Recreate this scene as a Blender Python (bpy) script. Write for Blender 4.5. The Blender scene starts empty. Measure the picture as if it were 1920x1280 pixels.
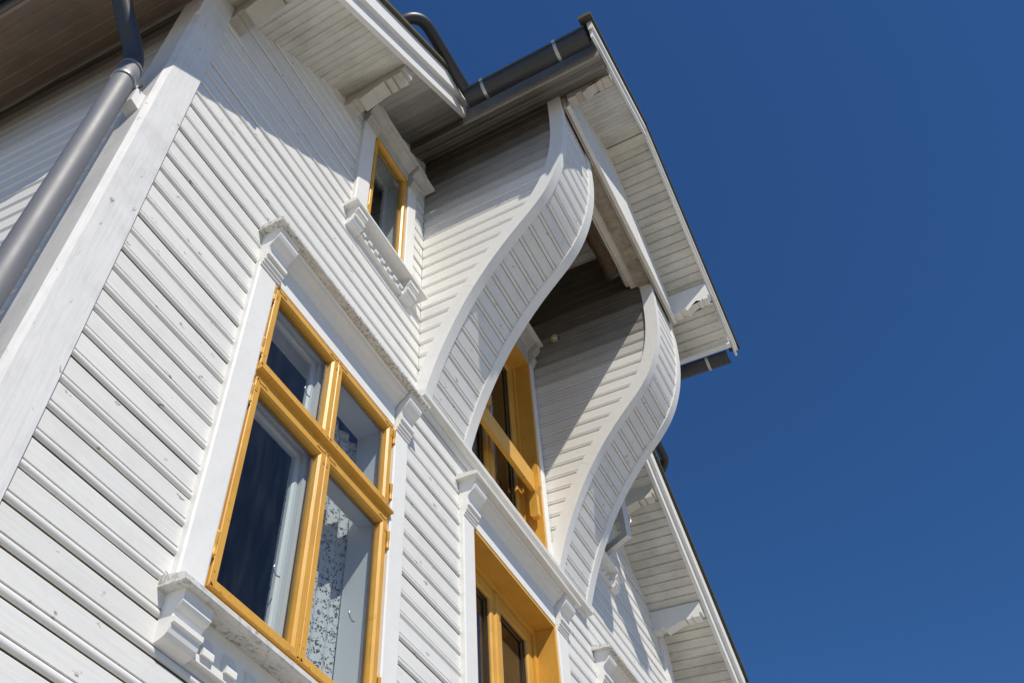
import bpy, bmesh, math, random
from mathutils import Vector, Matrix
random.seed(7)
scene = bpy.context.scene
C = scene.collection
R_ = math.radians

# ------------------------------------------------------------------ camera
cam = bpy.data.cameras.new('camera')
cam_ob = bpy.data.objects.new('camera', cam); C.objects.link(cam_ob)
RIGHT = Vector((0.53303095, -0.84177992, 0.08534975))
DOWN = Vector((0.66048016, 0.35092552, -0.66379006))
FWD = Vector((0.52881373, 0.41019246, 0.7430331))
M = Matrix.Identity(4)
for i, v in enumerate((RIGHT, -DOWN, -FWD)):
    for k in range(3): M[k][i] = v[k]
M[0][3], M[1][3], M[2][3] = 0.0, -2.2, 1.6
cam_ob.matrix_world = M
cam.sensor_width = 36.0
cam.sensor_fit = 'HORIZONTAL'
cam.lens = 1652.37 / 1920 * 36
cam.shift_x = (960 - 650.09) / 1920
cam.shift_y = (658.45 - 640) / 1920
cam.clip_start = 0.05
cam.clip_end = 2000
scene.camera = cam_ob

# ------------------------------------------------------------------ light
LDIR = Vector((0.66, 1.0, -1.44)).normalized()
world = bpy.data.worlds.new('World'); scene.world = world
world.use_nodes = True
wn = world.node_tree; wn.nodes.clear()
sky = wn.nodes.new('ShaderNodeTexSky'); sky.sky_type = 'NISHITA'; sky.sun_disc = False
sky.sun_elevation = math.asin(-LDIR.z)
sky.sun_rotation = math.atan2(-LDIR.x, -LDIR.y)
sky.air_density = 1.0; sky.dust_density = 0.0; sky.ozone_density = 10.0; sky.altitude = 0
bg = wn.nodes.new('ShaderNodeBackground'); bg.inputs['Strength'].default_value = 0.095
wo = wn.nodes.new('ShaderNodeOutputWorld')
tint = wn.nodes.new('ShaderNodeVectorMath'); tint.operation = 'MULTIPLY'; tint.inputs[1].default_value = (0.55, 0.82, 1.0)   # deep clear-air blue, the same all over
wn.links.new(sky.outputs[0], tint.inputs[0]); wn.links.new(tint.outputs[0], bg.inputs[0]); wn.links.new(bg.outputs[0], wo.inputs[0])
sun = bpy.data.lights.new('sun', 'SUN'); sun.energy = 4.55; sun.angle = R_(0.53); sun.color = (1.0, 0.925, 0.80)
sun_ob = bpy.data.objects.new('sun', sun); C.objects.link(sun_ob)
sun_ob.rotation_mode = 'QUATERNION'
sun_ob.rotation_quaternion = LDIR.to_track_quat('-Z', 'Y')
sun_ob.location = (-6, -12, 20)
scene.view_settings.view_transform = 'Standard'
scene.view_settings.look = 'None'
scene.view_settings.exposure = 0.0
scene.view_settings.gamma = 1.0
scene.view_settings.use_curve_mapping = False

# ------------------------------------------------------------------ materials
def new_mat(name):
    m = bpy.data.materials.new(name); m.use_nodes = True
    nt = m.node_tree; nt.nodes.clear()
    return m, nt, nt.nodes, nt.links

def paint(name, base, grime=(0.25, 0.22, 0.17), amount=0.25, gscale=2.0, grain=(1.2, 26, 26),
          grain_amt=0.25, rough=0.5, spots=0.0, spot_col=(0.16, 0.11, 0.07), moss=0.0, vary=0.06,
          bump=0.15, gthr=0.55, sp=(3.0, 0.02, 5.5)):
    """weathered paint: base colour, blotchy grime, fine grain along the board, knot spots"""
    m, nt, N, L = new_mat(name)
    out = N.new('ShaderNodeOutputMaterial'); bs = N.new('ShaderNodeBsdfPrincipled')
    L.new(bs.outputs[0], out.inputs[0])
    tc = N.new('ShaderNodeTexCoord')
    n1 = N.new('ShaderNodeTexNoise'); n1.inputs['Scale'].default_value = gscale
    n1.inputs['Detail'].default_value = 6; n1.inputs['Roughness'].default_value = 0.65
    L.new(tc.outputs['Object'], n1.inputs['Vector'])
    r1 = N.new('ShaderNodeValToRGB'); r1.color_ramp.elements[0].position = gthr - 0.13
    r1.color_ramp.elements[1].position = gthr + 0.22
    L.new(n1.outputs['Fac'], r1.inputs['Fac'])
    mp = N.new('ShaderNodeMapping'); mp.inputs['Scale'].default_value = grain
    L.new(tc.outputs['Object'], mp.inputs['Vector'])
    n2 = N.new('ShaderNodeTexNoise'); n2.inputs['Scale'].default_value = 3.0
    n2.inputs['Detail'].default_value = 8; n2.inputs['Roughness'].default_value = 0.7
    L.new(mp.outputs[0], n2.inputs['Vector'])
    r2 = N.new('ShaderNodeValToRGB'); r2.color_ramp.elements[0].position = 0.42; r2.color_ramp.elements[1].position = 0.74
    L.new(n2.outputs['Fac'], r2.inputs['Fac'])
    # per board tint
    oi = N.new('ShaderNodeObjectInfo')
    mr = N.new('ShaderNodeMapRange'); mr.inputs['To Min'].default_value = 1 - vary; mr.inputs['To Max'].default_value = 1.0
    L.new(oi.outputs['Random'], mr.inputs['Value'])
    sc = N.new('ShaderNodeVectorMath'); sc.operation = 'SCALE'; sc.inputs[0].default_value = base
    L.new(mr.outputs[0], sc.inputs['Scale'])
    mul = N.new('ShaderNodeMath'); mul.operation = 'MULTIPLY'; mul.inputs[1].default_value = amount
    L.new(r1.outputs[0], mul.inputs[0])
    mul2 = N.new('ShaderNodeMath'); mul2.operation = 'MULTIPLY'; mul2.inputs[1].default_value = grain_amt
    L.new(r2.outputs[0], mul2.inputs[0])
    add = N.new('ShaderNodeMath'); add.operation = 'ADD'; add.use_clamp = True
    L.new(mul.outputs[0], add.inputs[0]); L.new(mul2.outputs[0], add.inputs[1])
    mx = N.new('ShaderNodeMix'); mx.data_type = 'RGBA'
    L.new(add.outputs[0], mx.inputs['Factor']); L.new(sc.outputs[0], mx.inputs['A'])
    mx.inputs['B'].default_value = (*grime, 1)
    col = mx.outputs['Result']
    if spots > 0:
        mp3 = N.new('ShaderNodeMapping'); mp3.inputs['Scale'].default_value = sp
        L.new(tc.outputs['Object'], mp3.inputs['Vector'])
        nd = N.new('ShaderNodeTexNoise'); nd.inputs['Scale'].default_value = 9.0
        L.new(mp3.outputs[0], nd.inputs['Vector'])
        vm = N.new('ShaderNodeVectorMath'); vm.operation = 'SCALE'; vm.inputs['Scale'].default_value = 0.34
        L.new(nd.outputs['Color'], vm.inputs[0])
        va = N.new('ShaderNodeVectorMath'); va.operation = 'ADD'
        L.new(mp3.outputs[0], va.inputs[0]); L.new(vm.outputs[0], va.inputs[1])
        vo = N.new('ShaderNodeTexVoronoi'); vo.inputs['Scale'].default_value = 1.9
        L.new(va.outputs[0], vo.inputs['Vector'])
        r3 = N.new('ShaderNodeValToRGB')
        r3.color_ramp.elements[0].position = 0.010; r3.color_ramp.elements[0].color = (1, 1, 1, 1)
        r3.color_ramp.elements[1].position = 0.115; r3.color_ramp.elements[1].color = (0, 0, 0, 1)
        L.new(vo.outputs['Distance'], r3.inputs['Fac'])
        wn2 = N.new('ShaderNodeMath'); wn2.operation = 'MULTIPLY'
        n5 = N.new('ShaderNodeTexNoise'); n5.inputs['Scale'].default_value = 60.0
        L.new(tc.outputs['Object'], n5.inputs['Vector'])
        L.new(r3.outputs[0], wn2.inputs[0]); L.new(n5.outputs['Fac'], wn2.inputs[1])
        wm3 = N.new('ShaderNodeMath'); wm3.operation = 'MULTIPLY'; wm3.inputs[1].default_value = spots * 2.2; wm3.use_clamp = True
        L.new(wn2.outputs[0], wm3.inputs[0])
        mx2 = N.new('ShaderNodeMix'); mx2.data_type = 'RGBA'
        L.new(wm3.outputs[0], mx2.inputs['Factor']); L.new(col, mx2.inputs['A']); mx2.inputs['B'].default_value = (*spot_col, 1)
        col = mx2.outputs['Result']
    if moss > 0:
        n4 = N.new('ShaderNodeTexNoise'); n4.inputs['Scale'].default_value = 55.0; n4.inputs['Detail'].default_value = 6
        L.new(tc.outputs['Object'], n4.inputs['Vector'])
        r4 = N.new('ShaderNodeValToRGB'); r4.color_ramp.elements[0].position = 0.5; r4.color_ramp.elements[1].position = 0.62
        L.new(n4.outputs['Fac'], r4.inputs['Fac'])
        n6 = N.new('ShaderNodeTexNoise'); n6.inputs['Scale'].default_value = 5.0; n6.inputs['Detail'].default_value = 3
        L.new(tc.outputs['Object'], n6.inputs['Vector'])
        r6 = N.new('ShaderNodeValToRGB'); r6.color_ramp.elements[0].position = 0.33; r6.color_ramp.elements[1].position = 0.52
        L.new(n6.outputs['Fac'], r6.inputs['Fac'])
        m5 = N.new('ShaderNodeMath'); m5.operation = 'MULTIPLY'; L.new(r6.outputs[0], m5.inputs[0]); L.new(r4.outputs[0], m5.inputs[1])
        m4 = N.new('ShaderNodeMath'); m4.operation = 'MULTIPLY'; m4.inputs[1].default_value = moss
        L.new(m5.outputs[0], m4.inputs[0])
        mx3 = N.new('ShaderNodeMix'); mx3.data_type = 'RGBA'
        L.new(m4.outputs[0], mx3.inputs['Factor']); L.new(col, mx3.inputs['A']); mx3.inputs['B'].default_value = (0.07, 0.065, 0.04, 1)
        col = mx3.outputs['Result']
    L.new(col, bs.inputs['Base Color'])
    bs.inputs['Roughness'].default_value = rough
    bs.inputs['Specular IOR Level'].default_value = 0.35
    bp = N.new('ShaderNodeBump'); bp.inputs['Strength'].default_value = bump; bp.inputs['Distance'].default_value = 0.002
    L.new(n2.outputs['Fac'], bp.inputs['Height']); L.new(bp.outputs[0], bs.inputs['Normal'])
    return m

WHITE = (0.80, 0.80, 0.78)
M_side = paint('white siding paint', WHITE, grime=(0.36, 0.345, 0.315), amount=0.24, gscale=4.2, gthr=0.64, grain=(0.9, 24, 24), grain_amt=0.20, spots=1.0, vary=0.06, bump=0.3)
M_side_y = paint('white siding paint along depth', (0.86, 0.855, 0.825), amount=0.08, gscale=1.3, grain=(20, 1.0, 20), grain_amt=0.09, spots=0.35, spot_col=(0.3, 0.17, 0.07), vary=0.05, sp=(0.02, 3.0, 5.5))
M_trim = paint('white trim paint', (0.83, 0.83, 0.81), amount=0.07, gscale=2.2, grain=(6, 6, 6), grain_amt=0.08, vary=0.03)
M_post = paint('thin worn white paint', (0.78, 0.78, 0.77), grime=(0.33, 0.32, 0.32), amount=0.42, gscale=3.2, grain=(30, 30, 1.6), grain_amt=0.26, gthr=0.60, spots=1.0, spot_col=(0.16, 0.15, 0.14), vary=0.02, bump=0.4, sp=(7.0, 0.02, 3.4))
M_sill = paint('mossy white ledge paint', (0.74, 0.73, 0.70), grime=(0.25, 0.24, 0.19), amount=0.30, gscale=7, grain=(7, 20, 20), grain_amt=0.25, moss=0.55, bump=0.5)
M_ledge = paint('white ledge paint with traces of moss', (0.78, 0.775, 0.75), grime=(0.22, 0.22, 0.13), amount=0.16, gscale=4, grain=(7, 20, 20), grain_amt=0.12, bump=0.3)
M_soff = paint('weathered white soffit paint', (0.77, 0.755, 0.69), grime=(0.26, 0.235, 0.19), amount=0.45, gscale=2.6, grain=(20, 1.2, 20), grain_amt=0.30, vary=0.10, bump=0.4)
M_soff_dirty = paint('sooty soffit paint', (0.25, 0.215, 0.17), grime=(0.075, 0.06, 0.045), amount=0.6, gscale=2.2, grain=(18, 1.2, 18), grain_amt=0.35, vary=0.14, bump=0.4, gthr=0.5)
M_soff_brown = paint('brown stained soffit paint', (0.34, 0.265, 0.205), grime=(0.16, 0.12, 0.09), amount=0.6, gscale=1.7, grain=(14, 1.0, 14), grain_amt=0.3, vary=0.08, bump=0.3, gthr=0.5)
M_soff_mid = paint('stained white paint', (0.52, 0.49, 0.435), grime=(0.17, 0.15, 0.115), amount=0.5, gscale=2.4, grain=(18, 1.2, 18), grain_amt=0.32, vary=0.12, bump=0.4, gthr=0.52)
M_soot = paint('soot blackened paint', (0.115, 0.095, 0.072), grime=(0.035, 0.028, 0.02), amount=0.5, gscale=3.0, grain=(16, 1.2, 16), grain_amt=0.35, vary=0.25, bump=0.4)
M_brk = paint('dusty bracket paint', (0.62, 0.595, 0.54), grime=(0.27, 0.23, 0.18), amount=0.45, gscale=4, grain=(8, 3, 8), grain_amt=0.25, vary=0.1, bump=0.4)
M_yel = paint('ochre yellow paint', (0.73, 0.40, 0.07), grime=(0.36, 0.18, 0.035), amount=0.30, gscale=5, grain=(16, 16, 2.5), grain_amt=0.22, rough=0.38, vary=0.08, bump=0.5, spots=0.5, spot_col=(0.22, 0.10, 0.02), sp=(9.0, 0.02, 6.0))
M_beam = paint('peeling plaster beam', (0.46, 0.41, 0.34), grime=(0.15, 0.12, 0.09), amount=0.75, gscale=5.5, grain=(6, 6, 6), grain_amt=0.4, bump=0.9, gthr=0.47)
M_roof = paint('mossy felt roof edge', (0.09, 0.085, 0.06), grime=(0.05, 0.055, 0.025), amount=0.8, gscale=9, grain=(12, 12, 12), grain_amt=0.5, rough=0.9, bump=1.0)
M_bark = paint('stained round timber', (0.10, 0.052, 0.024), grime=(0.03, 0.02, 0.014), amount=0.7, gscale=7, grain=(2, 30, 30), grain_amt=0.5, rough=0.6, bump=1.0, gthr=0.48)
M_inner = paint('plain inner window paint', (0.72, 0.74, 0.75), amount=0.05, grain_amt=0.03)
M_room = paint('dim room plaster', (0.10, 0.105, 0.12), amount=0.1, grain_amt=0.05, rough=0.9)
M_beige = paint('beige plastic', (0.52, 0.47, 0.30), amount=0.3, gscale=20, grain_amt=0.1, rough=0.4)
M_curt_b = paint('brown cloth', (0.22, 0.12, 0.06), grime=(0.3, 0.2, 0.13), amount=0.4, gscale=3, grain=(40, 1, 1), grain_amt=0.4, rough=0.95)

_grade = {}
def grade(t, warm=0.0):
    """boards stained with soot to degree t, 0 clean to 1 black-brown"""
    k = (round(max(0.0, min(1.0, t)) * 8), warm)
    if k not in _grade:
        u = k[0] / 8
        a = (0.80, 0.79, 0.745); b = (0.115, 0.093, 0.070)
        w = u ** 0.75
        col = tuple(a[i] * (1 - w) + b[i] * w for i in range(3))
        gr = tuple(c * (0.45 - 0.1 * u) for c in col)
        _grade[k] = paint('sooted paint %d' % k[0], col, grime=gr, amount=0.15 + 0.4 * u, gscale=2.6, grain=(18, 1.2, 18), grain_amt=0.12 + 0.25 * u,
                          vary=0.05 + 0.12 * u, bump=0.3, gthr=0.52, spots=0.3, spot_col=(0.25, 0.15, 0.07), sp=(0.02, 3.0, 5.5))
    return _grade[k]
M_groove = paint('dark board joints', (0.27, 0.24, 0.19), grime=(0.06, 0.055, 0.04), amount=0.8, gscale=3.5, grain=(2, 2, 2), grain_amt=0.3, rough=0.8, gthr=0.46)  # darker mottled tone for the board undersides and the gaps between them

def metal(name, col, rough, metallic=0.9, dirt=0.3, scale=8):
    m, nt, N, L = new_mat(name)
    out = N.new('ShaderNodeOutputMaterial'); bs = N.new('ShaderNodeBsdfPrincipled'); L.new(bs.outputs[0], out.inputs[0])
    tc = N.new('ShaderNodeTexCoord')
    n1 = N.new('ShaderNodeTexNoise'); n1.inputs['Scale'].default_value = scale; n1.inputs['Detail'].default_value = 8
    L.new(tc.outputs['Object'], n1.inputs['Vector'])
    mx = N.new('ShaderNodeMix'); mx.data_type = 'RGBA'
    ml = N.new('ShaderNodeMath'); ml.operation = 'MULTIPLY'; ml.inputs[1].default_value = dirt
    L.new(n1.outputs['Fac'], ml.inputs[0]); L.new(ml.outputs[0], mx.inputs['Factor'])
    mx.inputs['A'].default_value = (*col, 1); mx.inputs['B'].default_value = (*[c * 1.7 for c in col], 1)
    L.new(mx.outputs['Result'], bs.inputs['Base Color'])
    bs.inputs['Metallic'].default_value = metallic
    mr = N.new('ShaderNodeMapRange'); mr.inputs['To Min'].default_value = rough - 0.08; mr.inputs['To Max'].default_value = rough + 0.14
    L.new(n1.outputs['Fac'], mr.inputs['Value']); L.new(mr.outputs[0], bs.inputs['Roughness'])
    return m
M_pipe = metal('zinc grey coated pipe', (0.17, 0.175, 0.19), 0.55, 0.15)
M_gut = metal('dark grey coated gutter', (0.042, 0.045, 0.052), 0.40, 0.2)
M_strap = metal('galvanised strap', (0.42, 0.44, 0.45), 0.38, 0.9)
M_iron = metal('rusty iron bolt', (0.16, 0.07, 0.035), 0.7, 0.4)
M_silver = metal('steel hook', (0.6, 0.6, 0.62), 0.3, 1.0)

def glass(name, ior=1.5, tint=(0.93, 0.96, 0.97)):
    m, nt, N, L = new_mat(name)
    out = N.new('ShaderNodeOutputMaterial')
    tr = N.new('ShaderNodeBsdfTransparent'); tr.inputs[0].default_value = (*tint, 1)
    gl = N.new('ShaderNodeBsdfGlossy'); gl.inputs['Roughness'].default_value = 0.004
    tc = N.new('ShaderNodeTexCoord'); nz = N.new('ShaderNodeTexNoise'); nz.inputs['Scale'].default_value = 3.0
    L.new(tc.outputs['Object'], nz.inputs['Vector'])
    bp = N.new('ShaderNodeBump'); bp.inputs['Strength'].default_value = 0.05; bp.inputs['Distance'].default_value = 0.02
    L.new(nz.outputs['Fac'], bp.inputs['Height']); L.new(bp.outputs[0], gl.inputs['Normal'])
    lw = N.new('ShaderNodeLayerWeight'); lw.inputs['Blend'].default_value = 0.5
    pw = N.new('ShaderNodeMath'); pw.operation = 'POWER'; pw.inputs[1].default_value = 5.0; L.new(lw.outputs['Facing'], pw.inputs[0])
    fr = N.new('ShaderNodeMath'); fr.operation = 'MULTIPLY_ADD'; fr.inputs[1].default_value = 0.96; fr.inputs[2].default_value = 0.04; L.new(pw.outputs[0], fr.inputs[0])
    mx = N.new('ShaderNodeMixShader')
    L.new(fr.outputs[0], mx.inputs[0]); L.new(tr.outputs[0], mx.inputs[1]); L.new(gl.outputs[0], mx.inputs[2])
    n7 = N.new('ShaderNodeTexNoise'); n7.inputs['Scale'].default_value = 4.0; n7.inputs['Detail'].default_value = 8
    mp7 = N.new('ShaderNodeMapping'); mp7.inputs['Scale'].default_value = (5, 5, 1); L.new(tc.outputs['Object'], mp7.inputs['Vector']); L.new(mp7.outputs[0], n7.inputs['Vector'])
    r7 = N.new('ShaderNodeMapRange'); r7.inputs['From Min'].default_value = 0.42; r7.inputs['From Max'].default_value = 0.8; r7.inputs['To Min'].default_value = 0.004; r7.inputs['To Max'].default_value = 0.016
    L.new(n7.outputs['Fac'], r7.inputs['Value'])
    dd = N.new('ShaderNodeBsdfDiffuse'); dd.inputs[0].default_value = (0.6, 0.58, 0.55, 1)
    mz = N.new('ShaderNodeMixShader'); L.new(r7.outputs[0], mz.inputs[0]); L.new(mx.outputs[0], mz.inputs[1]); L.new(dd.outputs[0], mz.inputs[2])
    L.new(mz.outputs[0], out.inputs[0])
    return m
M_glass = glass('window glass')

def lace_mat():
    m, nt, N, L = new_mat('white lace')
    out = N.new('ShaderNodeOutputMaterial')
    tr = N.new('ShaderNodeBsdfTransparent'); df = N.new('ShaderNodeBsdfDiffuse'); df.inputs[0].default_value = (0.82, 0.84, 0.86, 1)
    tl = N.new('ShaderNodeBsdfTranslucent'); tl.inputs[0].default_value = (0.7, 0.72, 0.75, 1)
    ms = N.new('ShaderNodeMixShader'); ms.inputs[0].default_value = 0.3
    L.new(df.outputs[0], ms.inputs[1]); L.new(tl.outputs[0], ms.inputs[2])
    tc = N.new('ShaderNodeTexCoord')
    nz = N.new('ShaderNodeTexNoise'); nz.inputs['Scale'].default_value = 14.0; nz.inputs['Detail'].default_value = 3
    L.new(tc.outputs['UV'], nz.inputs['Vector'])
    va = N.new('ShaderNodeVectorMath'); va.operation = 'MULTIPLY_ADD'
    va.inputs[1].default_value = (0.06, 0.06, 0.06)
    L.new(nz.outputs['Color'], va.inputs[0]); L.new(tc.outputs['UV'], va.inputs[2])
    v1 = N.new('ShaderNodeTexVoronoi'); v1.feature = 'DISTANCE_TO_EDGE'; v1.inputs['Scale'].default_value = 42
    L.new(va.outputs[0], v1.inputs['Vector'])
    v2 = N.new('ShaderNodeTexVoronoi'); v2.feature = 'DISTANCE_TO_EDGE'; v2.inputs['Scale'].default_value = 150
    L.new(tc.outputs['UV'], v2.inputs['Vector'])
    n2 = N.new('ShaderNodeTexNoise'); n2.inputs['Scale'].default_value = 26; n2.inputs['Detail'].default_value = 3
    L.new(tc.outputs['UV'], n2.inputs['Vector'])
    g1 = N.new('ShaderNodeMath'); g1.operation = 'LESS_THAN'; g1.inputs[1].default_value = 0.10; L.new(v1.outputs['Distance'], g1.inputs[0])
    g2 = N.new('ShaderNodeMath'); g2.operation = 'LESS_THAN'; g2.inputs[1].default_value = 0.045; L.new(v2.outputs['Distance'], g2.inputs[0])
    g3 = N.new('ShaderNodeMath'); g3.operation = 'LESS_THAN'; g3.inputs[1].default_value = 0.505; L.new(n2.outputs['Fac'], g3.inputs[0])
    a = N.new('ShaderNodeMath'); a.operation = 'MAXIMUM'; L.new(g1.outputs[0], a.inputs[0]); L.new(g2.outputs[0], a.inputs[1])
    b = N.new('ShaderNodeMath'); b.operation = 'MAXIMUM'; L.new(a.outputs[0], b.inputs[0]); L.new(g3.outputs[0], b.inputs[1])
    mm = N.new('ShaderNodeMixShader'); L.new(b.outputs[0], mm.inputs[0]); L.new(tr.outputs[0], mm.inputs[1]); L.new(ms.outputs[0], mm.inputs[2])
    L.new(mm.outputs[0], out.inputs[0])
    return m
M_lace = lace_mat()

def ground_mat():
    m, nt, N, L = new_mat('pale gravel')
    out = N.new('ShaderNodeOutputMaterial'); bs = N.new('ShaderNodeBsdfPrincipled'); L.new(bs.outputs[0], out.inputs[0])
    tc = N.new('ShaderNodeTexCoord')
    n1 = N.new('ShaderNodeTexNoise'); n1.inputs['Scale'].default_value = 0.5; n1.inputs['Detail'].default_value = 10
    v = N.new('ShaderNodeTexVoronoi'); v.inputs['Scale'].default_value = 45
    L.new(tc.outputs['Object'], n1.inputs['Vector']); L.new(tc.outputs['Object'], v.inputs['Vector'])
    mx = N.new('ShaderNodeMix'); mx.data_type = 'RGBA'; L.new(n1.outputs['Fac'], mx.inputs['Factor'])
    mx.inputs['A'].default_value = (0.33, 0.30, 0.245, 1); mx.inputs['B'].default_value = (0.45, 0.41, 0.34, 1)
    mx2 = N.new('ShaderNodeMix'); mx2.data_type = 'RGBA'; mx2.blend_type = 'MULTIPLY'; mx2.inputs['Factor'].default_value = 0.25
    L.new(mx.outputs['Result'], mx2.inputs['A']); L.new(v.outputs['Color'], mx2.inputs['B'])
    L.new(mx2.outputs['Result'], bs.inputs['Base Color']); bs.inputs['Roughness'].default_value = 0.95
    bp = N.new('ShaderNodeBump'); bp.inputs['Distance'].default_value = 0.01; L.new(v.outputs['Distance'], bp.inputs['Height']); L.new(bp.outputs[0], bs.inputs['Normal'])
    return m
M_ground = ground_mat()

# ------------------------------------------------------------------ helpers
def link(name, me, mat, parent=None, smooth=False):
    if mat is not None: me.materials.append(mat)
    o = bpy.data.objects.new(name, me); C.objects.link(o)
    if parent is not None:
        o.parent = parent
        o.matrix_parent_inverse = PINV[parent.name]
    PINV[o.name] = Matrix.Identity(4)
    if smooth:
        for p in me.polygons: p.use_smooth = True
    return o
PINV = {}

def fix_normals(bm):
    bmesh.ops.recalc_face_normals(bm, faces=bm.faces[:])

def bm_obj(name, bm, mat, parent=None, smooth=False):
    fix_normals(bm)
    me = bpy.data.meshes.new(name); bm.to_mesh(me); bm.free()
    return link(name, me, mat, parent, smooth)

def add_box(bm, x0, x1, y0, y1, z0, z1, bev=0.0):
    vs = [bm.verts.new((x, y, z)) for x in (x0, x1) for y in (y0, y1) for z in (z0, z1)]
    fs = [(0, 1, 3, 2), (4, 6, 7, 5), (0, 4, 5, 1), (2, 3, 7, 6), (0, 2, 6, 4), (1, 5, 7, 3)]
    ff = [bm.faces.new([vs[i] for i in f]) for f in fs]
    if bev > 0:
        es = set(e for f in ff for e in f.edges)
        bmesh.ops.bevel(bm, geom=list(es), offset=bev, segments=2, affect='EDGES', profile=0.6)

def box(name, x0, x1, y0, y1, z0, z1, mat, parent=None, bev=0.0):
    bm = bmesh.new(); add_box(bm, x0, x1, y0, y1, z0, z1, bev)
    return bm_obj(name, bm, mat, parent)

def add_ext(bm, poly, O, U, V, D, length, skew=None):
    """extrude the polygon (u,v) placed at O with axes U,V along D; skew gives per-vertex (start,end) offsets"""
    O = Vector(O); U = Vector(U); V = Vector(V); D = Vector(D)
    a = []; b = []
    for i, (u, v) in enumerate(poly):
        s0, s1 = (0.0, 0.0) if skew is None else skew(u, v)
        p = O + U * u + V * v
        a.append(bm.verts.new(p + D * s0)); b.append(bm.verts.new(p + D * (length + s1)))
    n = len(poly)
    for i in range(n):
        j = (i + 1) % n
        bm.faces.new((a[i], a[j], b[j], b[i]))
    bm.faces.new(a[::-1]); bm.faces.new(b)

def ext(name, poly, O, U, V, D, length, mat, parent=None, skew=None, smooth=False):
    bm = bmesh.new(); add_ext(bm, poly, O, U, V, D, length, skew)
    return bm_obj(name, bm, mat, parent, smooth)

X_, Y_, Z_ = Vector((1, 0, 0)), Vector((0, 1, 0)), Vector((0, 0, 1))

def prof_x(name, poly_yz, x0, x1, mat, parent=None, smooth=False):
    return ext(name, poly_yz, (x0, 0, 0), Y_, Z_, X_, x1 - x0, mat, parent, smooth=smooth)

def prof_y(name, poly_xz, y0, y1, mat, parent=None):
    return ext(name, poly_xz, (0, y0, 0), X_, Z_, Y_, y1 - y0, mat, parent)

def add_tube(bm, path, rad, n=20, cap=True):
    path = [Vector(p) for p in path]
    rings = []
    t0 = (path[1] - path[0]).normalized()
    ref = Vector((0, 0, 1)) if abs(t0.z) < 0.9 else Vector((0, 1, 0))
    nrm = t0.cross(ref).normalized()
    prev = t0
    for i, p in enumerate(path):
        if i == 0: t = t0
        elif i == len(path) - 1: t = (path[i] - path[i - 1]).normalized()
        else: t = ((path[i + 1] - path[i]).normalized() + (path[i] - path[i - 1]).normalized()).normalized()
        q = prev.rotation_difference(t); nrm = (q @ nrm).normalized(); prev = t
        bi = t.cross(nrm).normalized()
        r = rad[i] if isinstance(rad, (list, tuple)) else rad
        rings.append([bm.verts.new(p + (nrm * math.cos(2 * math.pi * k / n) + bi * math.sin(2 * math.pi * k / n)) * r) for k in range(n)])
    for a, b in zip(rings[:-1], rings[1:]):
        for k in range(n):
            bm.faces.new((a[k], a[(k + 1) % n], b[(k + 1) % n], b[k]))
    if cap:
        bm.faces.new(rings[0][::-1]); bm.faces.new(rings[-1])

def tube(name, path, rad, mat, parent=None, n=20, smooth=True):
    bm = bmesh.new(); add_tube(bm, path, rad, n)
    o = bm_obj(name, bm, mat, parent)
    if smooth:
        for p in o.data.polygons: p.use_smooth = len(p.vertices) == 4
    return o

def arc_pts(c, r, a0, a1, n, plane):
    """points on an arc; plane(u,v) -> Vector offset"""
    return [Vector(c) + plane(math.cos(a0 + (a1 - a0) * i / n) * r, math.sin(a0 + (a1 - a0) * i / n) * r) for i in range(n + 1)]

def smooth_path(pts, n=8):
    """Catmull-Rom through points"""
    P = [Vector(p) for p in pts]; P = [P[0] * 2 - P[1]] + P + [P[-1] * 2 - P[-2]]
    out = []
    for i in range(1, len(P) - 2):
        for k in range(n):
            t = k / n
            out.append(0.5 * ((2 * P[i]) + (P[i + 1] - P[i - 1]) * t + (2 * P[i - 1] - 5 * P[i] + 4 * P[i + 1] - P[i + 2]) * t * t
                              + (3 * P[i] - P[i - 1] - 3 * P[i + 1] + P[i + 2]) * t ** 3))
    out.append(P[-2])
    return out

def thing(name, label, cat, loc):
    o = bpy.data.objects.new(name, None); C.objects.link(o); o.location = (0, 0, 0)
    o['label'] = label; o['category'] = cat
    PINV[o.name] = Matrix.Identity(4)
    return o

def tag(o, label, cat, group=None):
    o['label'] = label; o['category'] = cat
    if group: o['group'] = group
    return o

# ------------------------------------------------------------------ ground
bm = bmesh.new()
vs = [bm.verts.new(p) for p in ((-300, -300, 0), (300, -300, 0), (300, 300, 0), (-300, 300, 0))]
bm.faces.new(vs)
g = bm_obj('ground', bm, M_ground); g['kind'] = 'structure'

# ------------------------------------------------------------------ house
house = thing('house', 'white weatherboard house with ochre yellow windows and a curved gabled balcony bay', 'house', (5, 4, 0))

PITCH = 0.1353
ZREF = 5.004
Z0_ROW = ZREF - 36 * PITCH          # gap heights are Z0_ROW + k*PITCH
def zl(x): return 6.324 + 0.8 * x   # soffit plane, left slope of the main roof
def zr(x): return 14.206 - 0.78 * x # right slope
RIDGE_X = 4.99
BX0, BX1 = 3.67, 6.62               # outer faces of the bay
BXC = 5.145

def bead_profile(p=PITCH, gap=0.0095, r=0.0172, proud=0.0065, quirk=0.0032):
    """cross-section of a beaded board: u = inwards, v = up"""
    c = gap + r; u0 = r - proud
    pts = [(0.026, gap), (u0 + 0.001, gap)]
    for i in range(0, 11):
        a = -math.pi / 2 + math.pi * i / 10
        pts.append((u0 - r * math.cos(a), c + r * math.sin(a)))
    t = c + r + 0.0005
    pts += [(u0 + 0.002, t), (u0 + 0.002, t + quirk), (0.0, t + quirk + 0.002), (0.0, p - 0.003), (0.002, p), (0.026, p)]
    return pts
BEAD = bead_profile()
BEAD2 = bead_profile(gap=0.0065, r=0.0135, proud=0.003, quirk=0.0026)

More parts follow.
